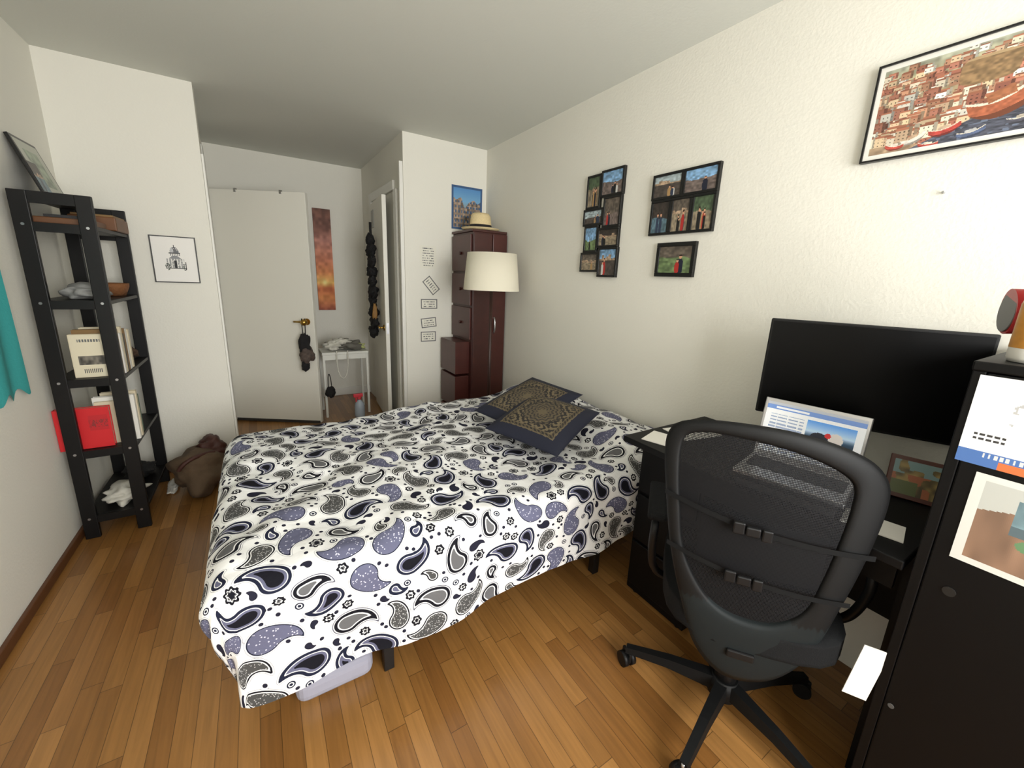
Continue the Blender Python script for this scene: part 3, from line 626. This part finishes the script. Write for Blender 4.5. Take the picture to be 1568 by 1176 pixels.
parts+=[obox('neck',sb+Vector((0,0,.92)),md*.03,mn*.01,(0,0,.11),plast,.003),obox('foot',sb+mn*.02+Vector((0,0,dz+.008)),md*.11,mn*.07,(0,0,.006),plast,.003)]
group('monitor',parts)
lt1=Vector((1.505,.686,1.05));lt2=Vector((1.56,.398,1.05));ld=(lt2-lt1).normalized();lw=(lt2-lt1).length;ln=Vector((ld.y,-ld.x,0));ln=ln if ln.x<0 else -ln
alu=mat('aluminium',(.78,.78,.79),.3,.8)
top_=(lt1+lt2)/2;upv=(Vector((0,0,1))*.2-ln*.045);bot_=top_-upv;uh=upv.normalized();fn=ld.cross(uh);fn=fn if fn.dot(ln)>0 else -fn
yy,xx=grid(80,128);im=np.ones((80,128,3))*np.array([.93,.94,.95])
im[(yy<.05)]=(.72,.74,.78);im[(yy>.05)&(yy<.13)]=(.45,.58,.82);im[(yy>.07)&(yy<.11)&(xx>.1)&(xx<.45)]=(.92,.93,.95)
l=(xx>.05)&(xx<.42)&(yy>.22)&((yy*30).astype(int)%2==0)&(vn(xx*60,yy*3,2)>.3);im[l]=(.6,.65,.75)
pz=(xx>.45)&(xx<.93)&(yy>.2)&(yy<.62);im[pz]=lerpst(yy,[(.2,(.35,.6,.9)),(.4,(.75,.85,.95)),(.5,(.2,.3,.4)),(.62,(.15,.18,.2))])[pz]
im[pz&(((xx-.6)/.09)**2+((yy-.5)/.1)**2<1)]=(.15,.16,.2);im[pz&(((xx-.76)/.07)**2+((yy-.47)/.12)**2<1)]=(.85,.82,.8);im[pz&(((xx-.68)/.03)**2+((yy-.42)/.05)**2<1)]=(.8,.2,.2)
im[(xx>.45)&(xx<.9)&(yy>.68)&((yy*34).astype(int)%2==0)]=(.6,.63,.7)
sm=colmat('laptop_display',.3,emis=.3)
TL=top_-ld*(lw/2-.01)-uh*.012+fn*.0045
parts=[obox('lid',(top_+bot_)/2,ld*(lw/2),fn*.003,upv/2,alu,.003),
 panel('display',TL,TL+ld*(lw-.02),TL-uh*(upv.length-.03),im,sm),
 obox('base',bot_+ln*.1+Vector((0,0,-.006)),ld*(lw/2),ln*.1,(0,0,.007),alu,.003),obox('keyboard',bot_+ln*.075+Vector((0,0,.0015)),ld*(lw/2-.015),ln*.05,(0,0,.001),plast)]
group('laptop',parts)
bz=bot_.z-.014
c_=bot_+ln*.1;c_.z=(bz+dz)/2
join('book_stack',[obox('s1',Vector((c_.x,c_.y,dz+.012)),ld*.13,ln*.1,(0,0,.011),mat('charcoal_cover',(.2,.19,.19),.6),.002),obox('s2',Vector((c_.x,c_.y,(dz+.024+bz)/2)),ld*.125,ln*.095,(0,0,(bz-dz-.024)/2-.0005),dbk,.002)])
def paperz(name,x,y,w,h,rz,z,c=wht): return box(name,x-w/2,x+w/2,y-h/2,y+h/2,z,z+.003,c,rz=rz)
paperz('paper_sheet',1.36,1.0,.13,.1,.3,dz+.001);paperz('paper_sheet.001',1.55,.98,.2,.14,-.2,dz+.001)
paperz('paper_sheet.002',1.38,.3,.1,.13,.2,dz+.001)
yy,xx=grid(40,50);im=(np.array([.45,.38,.22])*(.5+1.0*vn(xx*7,yy*7,4))[...,None]);im[(yy>.4)&(vn(xx*6,yy*5,8)>.6)]=(.6,.35,.22);im[(yy<.4)&(vn(xx*6,yy*5,9)>.55)]=(.45,.55,.55);im[(yy>.6)&(xx<.5)]=(.33,.36,.2)
TLp=Vector((1.69,.36,.925));TRp=Vector((1.725,.235,.925));BLp=Vector((1.635,.345,dz+.004))
pd=(TRp-TLp);pu=(TLp-BLp);pn=pd.cross(pu).normalized();pn=pn if pn.x<0 else -pn;pc=BLp+pd/2+pu/2
group('small_framed_painting',[obox('frame',pc-pn*.006,pd/2*1.12,pn*.006,pu/2*1.0,mat('wood_frame',(.3,.14,.09),.4),.002),panel('painting',TLp+pn*.001+pd*.03-pu*.1,TRp+pn*.001-pd*.03-pu*.1,BLp+pn*.001+pd*.03+pu*.1,im,gloss)])
# ---------------------------------------------------------------- tall black unit
ux,uy1,uh_=1.25,.185,1.295
parts=[box('side_far',ux,1.81,uy1-.02,uy1,0.001,uh_-.02,blk2,.002),box('side_near',ux,1.81,-.5,-.48,0.001,uh_-.02,blk2,.002),box('top',ux-.004,1.814,-.504,uy1+.002,uh_-.02,uh_,blk2,.003),
 box('back',1.79,1.81,-.48,uy1-.02,.03,uh_-.02,blk2),box('door_l',ux,ux+.018,-.155,uy1-.021,.06,uh_-.022,blk2,.003),box('door_r',ux,ux+.018,-.478,-.158,.06,uh_-.022,blk2,.003),box('plinth',ux+.01,ux+.03,-.48,uy1-.02,0.001,.058,blk2)]
gp=mat('grey_plastic',(.3,.3,.3),.5)
parts.append(cyl('cam_cover',(ux,.15,.42),(ux-.002,.15,.42),.006,gp))
parts.append(cyl('cam_cover_2',(ux,.12,.78),(ux-.002,.12,.78),.011,mat('black_cap',(.06,.06,.06),.5)))
group('tall_black_cabinet',parts)
yy,xx=grid(80,66);im=np.ones((80,66,3))*np.array([.93,.94,.95]);im[(yy>.84)]=(.3,.45,.7);im[(yy>.92)&(xx>.35)]=(.85,.45,.25);im[(yy>.86)&(yy<.9)&(xx>.2)&((xx*40).astype(int)%2==0)]=.85
for r_ in (.64,.69): im[(yy>r_)&(yy<r_+.03)&(xx>.08)&(xx<.34)&((xx*66).astype(int)%4!=0)]=.2
im[(yy>.25)&(yy<.5)&(xx>.3)&(vn(xx*20,yy*40,2)>.82)]=.72
panel('printed_flyer',(ux-.002,.172,1.268),(ux-.002,-.0,1.268),(ux-.002,.172,1.08),im,paint)
yy,xx=grid(90,100);im=np.ones((90,100,3))*np.array([.86,.86,.84]);q=(xx>.07)&(yy>.06)&(yy<.94);im[q]=(np.array([.58,.46,.38])*(.8+.35*vn(xx*14,yy*3,1))[...,None])[q]
im[q&(yy<.4-.3*xx)]=(.75,.76,.74);bx=q&(xx>.28)&(yy<.55)&(yy>.2-.1*xx);im[bx]=(np.array([.5,.62,.66])*(.75+.45*vn(xx*14,yy*10,5))[...,None])[bx];im[bx&(yy>.44)]=(.35,.42,.45)
im[(((xx-.4)/.07)**2+((yy-.62)/.06)**2<1)]=(.4,.55,.4);im[(((xx-.55)/.06)**2+((yy-.66)/.05)**2<1)]=(.8,.85,.9)
panel('printed_photo',(ux-.002,.136,1.066),(ux-.002,-.1,1.066),(ux-.002,.136,.862),im,gloss)
gold_=mat('amber_label',(.72,.5,.2),.4,var=.25,vscale=30)
bx_,by_=1.335,.122
join('coffee_bottle',[revolve('b',[(0,0.001),(.033,.001),(.036,.01),(.036,.03)],(bx_,by_,uh_),wht),revolve('l',[(.0365,.03),(.0365,.12)],(bx_,by_,uh_),gold_),revolve('t',[(.036,.12),(.033,.137),(.026,.145),(.026,.162),(0,.162)],(bx_,by_,uh_),mat('bottle_cap',(.8,.62,.4),.4))])
redp=mat('red_enamel',(.7,.08,.09),.35)
join('desk_lamp',[revolve('base',[(0,.001),(.04,.001),(.04,.012),(0,.016)],(1.46,.11,uh_),redp),cyl('arm',(1.46,.11,uh_+.01),(1.44,.11,uh_+.1),.006,plast),
  cyl('head',(1.45,.10,uh_+.105),(1.415,.185,uh_+.1),.044,redp,r2=.05,cap=True),cyl('inner',(1.416,.183,uh_+.1),(1.4145,.1865,uh_+.1),.045,mat('grey_inner',(.42,.42,.42),.5)),])
obox('hanging_card',(1.238,.208,.47),(.012,-.022,0),(.001,.0006,0),(.004,-.008,.08),wht)
blob('backpack',(1.69,.66,.17),(.085,.095,.2),mat('maroon_fabric',(.16,.07,.08),.85,bump=.2),31,.15,1.5,flat=True)
# ---------------------------------------------------------------- office chair
hub=Vector((1.24,.53,0))
fwd=Vector((.79,.61,0)).normalized();sd_=Vector((.61,-.79,0)).normalized()
bc=Vector((1.075,.44,0))
chairm=mat('chair_black',(.04,.042,.045),.6,spec=.25);fab=mat('chair_fabric',(.07,.073,.078),.9,bump=.2,bscale=300,spec=.2)
shield=mat('chair_shell',(.075,.098,.104),.65,spec=.25)
outl=[(-.262,.95),(-.262,1.02),(-.235,1.06),(-.17,1.08),(-.08,1.088),(.02,1.085),(.12,1.065),(.2,1.03),(.243,.98),(.252,.92),(.243,.83),(.225,.72),(.205,.62),(.18,.5),(.14,.40),(.08,.335),(.0,.31),(-.06,.33),(-.12,.40),(-.165,.52),(-.2,.63),(-.225,.73),(-.245,.84)]
def spl(pts,n=6):
    o=[];k=len(pts)
    for i in range(k):
        p0,p1,p2,p3=[np.array(pts[(i+j-1)%k]) for j in range(4)]
        for t in np.linspace(0,1,n,endpoint=False):
            o.append(.5*((2*p1)+(-p0+p2)*t+(2*p0-5*p1+4*p2-p3)*t*t+(-p0+3*p1-3*p2+p3)*t**3))
    return o
def bk(s,z,o=0):
    curve=-.045*(1-(s/.27)**2)+.03*(z-.75)**2*4
    return bc+sd_*s+fwd*(curve+.02-o)+Vector((0,0,z))
ol=spl(outl)
inner=spl([(-.223,.985),(-.21,1.03),(-.15,1.048),(-.05,1.046),(.05,1.03),(.13,1.0),(.168,.965),(.172,.9),(.162,.8),(.148,.7),(.125,.6),(.06,.545),(-.03,.54),(-.1,.57),(-.155,.64),(-.188,.72),(-.205,.82),(-.217,.9)],6)
def resample(poly,cen,n=140):
    P_=np.array(poly);a=np.arctan2(P_[:,1]-cen[1],P_[:,0]-cen[0]);r=np.hypot(P_[:,1]-cen[1],P_[:,0]-cen[0]);o=np.argsort(a);a,r=a[o],r[o]
    t=np.linspace(-math.pi,math.pi,n,endpoint=False);rr=np.interp(t,np.r_[a-2*math.pi,a,a+2*math.pi],np.r_[r,r,r]);return [(cen[0]+q*math.cos(w),cen[1]+q*math.sin(w)) for q,w in zip(rr,t)]
cen=(0,.8);RO=resample(ol,cen);RI=resample(inner,cen);n=len(RO)
vs=[];fs=[];K=10
for i in range(n):
    (so,zo),(si,zi)=RO[i],RI[i]
    for k in range(K):
        t=k/(K-1);s=so+(si-so)*t;z=zo+(zi-zo)*t;th=.012*math.sin(math.pi*min(1,max(0,t)))**.4
        vs.append(bk(s,z,th))
    for k in range(K-2,0,-1):
        t=k/(K-1);s=so+(si-so)*t;z=zo+(zi-zo)*t;th=.012*math.sin(math.pi*t)**.4
        vs.append(bk(s,z,-th))
Q=2*K-2
for i in range(n):
    for k in range(Q):
        a=i*Q+k;b=i*Q+(k+1)%Q;c=((i+1)%n)*Q+(k+1)%Q;d=((i+1)%n)*Q+k;fs.append((a,b,c,d))
parts=[mesh('back_frame',vs,fs,chairm,True)]
parts[0].data.materials.append(shield)
for p in parts[0].data.polygons:
    if p.center.z<.56 : p.material_index=1
def meshmat():
    m=bpy.data.materials.new('chair_mesh');m.use_nodes=True;nt=m.node_tree;N=nt.nodes;Lk=nt.links;b=N['Principled BSDF'];b.inputs['Base Color'].default_value=(.006,.006,.007,1);b.inputs['Roughness'].default_value=.7;b.inputs['Specular IOR Level'].default_value=.2
    tc=N.new('ShaderNodeAttribute');tc.attribute_name='ab';s=N.new('ShaderNodeSeparateXYZ');Lk.new(tc.outputs['Vector'],s.inputs[0])
    outs=[]
    for ax in ('X','Y'):
        a=N.new('ShaderNodeMath');a.operation='MULTIPLY';a.inputs[1].default_value=300 if ax=='X' else 230;Lk.new(s.outputs[ax],a.inputs[0])
        f=N.new('ShaderNodeMath');f.operation='FRACT';Lk.new(a.outputs[0],f.inputs[0]);c=N.new('ShaderNodeMath');c.operation='LESS_THAN';c.inputs[1].default_value=.5;Lk.new(f.outputs[0],c.inputs[0]);outs.append(c.outputs[0])
    mx=N.new('ShaderNodeMath');mx.operation='MAXIMUM';Lk.new(outs[0],mx.inputs[0]);Lk.new(outs[1],mx.inputs[1]);Lk.new(mx.outputs[0],b.inputs['Alpha']);return m
vs=[];ab=[];fs=[]
for i in range(n):
    for k in range(8):
        t=k/7;s=cen[0]+(RI[i][0]-cen[0])*t*1.02;z=cen[1]+(RI[i][1]-cen[1])*t*1.02;vs.append(bk(s,z));ab.append((s,z,0))
for i in range(n):
    for k in range(7): a=i*8+k;b=((i+1)%n)*8+k;fs.append((a,a+1,b+1,b))
o=mesh('mesh_fabric',vs,fs,meshmat(),True);at=o.data.attributes.new('ab','FLOAT_VECTOR','POINT');at.data.foreach_set('vector',np.array(ab,np.float32).reshape(-1));parts.append(o)
strapm=mat('strap_webbing',(.05,.052,.055),.85,spec=.2)
for j,(z1,z2) in enumerate(((.86,.79),(.71,.65))):
    w=.012
    N_=30;vs=[];fs=[]
    for i in range(N_+1):
        t=i/N_;s=-.25+.022*j+t*(.495-.05*j);z=z1+(z2-z1)*t-.012*math.sin(math.pi*t)
        vs+= [bk(s,z-w*.6,.018),bk(s,z+w*.6,.018)]
    for i in range(N_): fs.append((2*i,2*i+1,2*i+3,2*i+2))
    parts.append(mesh('strap_%d'%j,vs,fs,strapm))
    zc=(z1+z2)/2-.01
    for q,(ds,hw) in enumerate(((-.045,.014),(-.012,.017),(.02,.012))):
        parts.append(obox('buckle_%d_%d'%(j,q),bk(-.02+ds,zc-ds*.1,.024),sd_*hw,fwd*.006,(0,0,.017-.004*(q%2)),plast,.004))
parts.append(obox('lumbar_pad',bk(0,.74,-.03),sd_*.15,fwd*.01,(0,0,.08),fab,.008))
sc=hub+fwd*.03+Vector((0,0,.47))
bm=bmesh.new();bmesh.ops.create_cube(bm,size=2);bmesh.ops.subdivide_edges(bm,edges=bm.edges[:],cuts=6,use_grid_fill=True)
for v in bm.verts:
    x,y,z=v.co;rr=(abs(x)**4+abs(y)**4)**.25
    if rr>1: x/=rr;y/=rr
    zz=z*.035+(.012*(x*x) -.02*max(0,y-.6)) ;v.co=sc+sd_*x*.24+fwd*y*.24+Vector((0,0,zz))
bmesh.ops.recalc_face_normals(bm,faces=bm.faces)
me=bpy.data.meshes.new('seat');bm.to_mesh(me);bm.free();me.materials.append(fab);me.polygons.foreach_set('use_smooth',[True]*len(me.polygons));parts.append(link(bpy.data.objects.new('seat',me)))
parts.append(obox('back_bracket',bk(0,.42,-.03)+fwd*.07,sd_*.035,fwd*.12,(0,0,.012),plast,.004))
parts+=[cyl('gas_lift',hub+Vector((0,0,.1)),hub+Vector((0,0,.43)),.025,plast),cyl('lift_sleeve',hub+Vector((0,0,.07)),hub+Vector((0,0,.25)),.034,plast),cyl('hub',hub+Vector((0,0,.065)),hub+Vector((0,0,.13)),.05,chairm,r2=.04)]
for i in range(5):
    t=math.radians(121+72*i);d=Vector((math.cos(t),math.sin(t),0));pr=Vector((-d.y,d.x,0))
    a=hub+d*.03+Vector((0,0,.1));b=hub+d*.33+Vector((0,0,.072))
    vs=[]
    for p,wd,hh in ((a,.024,.024),((a+b)/2+Vector((0,0,.008)),.019,.016),(b,.015,.011)):
        vs+=[p+pr*wd-Vector((0,0,hh)),p+pr*wd*.75+Vector((0,0,hh)),p-pr*wd*.75+Vector((0,0,hh)),p-pr*wd-Vector((0,0,hh))]
    fs=[(0,1,2,3),(8,11,10,9)]
    for q in (0,4):
        for k in range(4): fs.append((q+k,q+4+k,q+4+(k+1)%4,q+(k+1)%4))
    parts.append(mesh('leg_%d'%i,vs,fs,chairm))
    e=hub+d*.325;ca_=e+Vector((0,0,.029));wd=Vector((math.cos(t+.8),math.sin(t+.8),0))
    parts.append(cyl('stem_%d'%i,e+Vector((0,0,.045)),e+Vector((0,0,.08)),.007,steel,seg=10))
    for s_ in (-1,1): parts.append(cyl('caster_%d_%d'%(i,s_),ca_+wd*.006*s_,ca_+wd*.024*s_,.028,plast,seg=20))
    parts.append(obox('fork_%d'%i,ca_+Vector((0,0,.014)),wd*.006,Vector((-wd.y,wd.x,0))*.024,(0,0,.02),plast,.003))
for s_,nm in ((-1,'l'),(1,'r')):
    o_=hub+sd_*s_*.27
    parts.append(tube('arm_%s'%nm,[o_-sd_*s_*.07+fwd*.02+Vector((0,0,.44)),o_+fwd*.0+Vector((0,0,.44)),o_+sd_*s_*.02-fwd*.04+Vector((0,0,.55)),o_+sd_*s_*.02-fwd*.07+Vector((0,0,.66)),o_+sd_*s_*.015-fwd*.02+Vector((0,0,.685)),o_+sd_*s_*.015+fwd*.1+Vector((0,0,.685))],.013,plast))
    parts.append(obox('armpad_%s'%nm,o_+sd_*s_*.015+fwd*.05+Vector((0,0,.70)),sd_*.03,fwd*.12,(0,0,.014),fab,.01))
group('office_chair',parts)
# ---------------------------------------------------------------- light
w=bpy.data.worlds.new('sky');scn.world=w;w.use_nodes=True;nt=w.node_tree;bg=nt.nodes['Background'];bg.inputs[0].default_value=(.8,.9,1,1);bg.inputs[1].default_value=1.5
def area(name,loc,size,sy_,energy,col,rot):
    l=bpy.data.lights.new(name,'AREA');l.shape='RECTANGLE';l.size=size;l.size_y=sy_;l.energy=energy;l.color=col
    o=link(bpy.data.objects.new(name,l));o.location=loc;o.rotation_euler=rot;return o
area('window_daylight',((wx0+wx1)/2,YW-.12,(wz0+wz1)/2),wx1-wx0,wz1-wz0,140,(1,.988,.957),(math.radians(90),0,0))
# ---------------------------------------------------------------- camera
f,pi_,ro,ya_,cx,cy=617.5825,.2306,.0422,.5715,791.6678,572.7112
F=np.array([math.sin(ya_)*math.cos(pi_),math.cos(ya_)*math.cos(pi_),-math.sin(pi_)])
R0=np.array([math.cos(ya_),-math.sin(ya_),0]);U0=np.cross(R0,F)
R=math.cos(ro)*R0+math.sin(ro)*U0;Uv=math.cos(ro)*U0-math.sin(ro)*R0
cam=bpy.data.cameras.new('camera');co=link(bpy.data.objects.new('camera',cam))
cam.sensor_width=36;cam.lens=f/1568*36;cam.shift_x=-(cx-784)/1568;cam.shift_y=(cy-588)/1568;cam.clip_start=.02
m=Matrix((R,Uv,-F)).transposed().to_4x4();m.translation=(0,0,1.42);co.matrix_world=m
scn.camera=co
scn.view_settings.view_transform='Standard'
scn.view_settings.look='None'
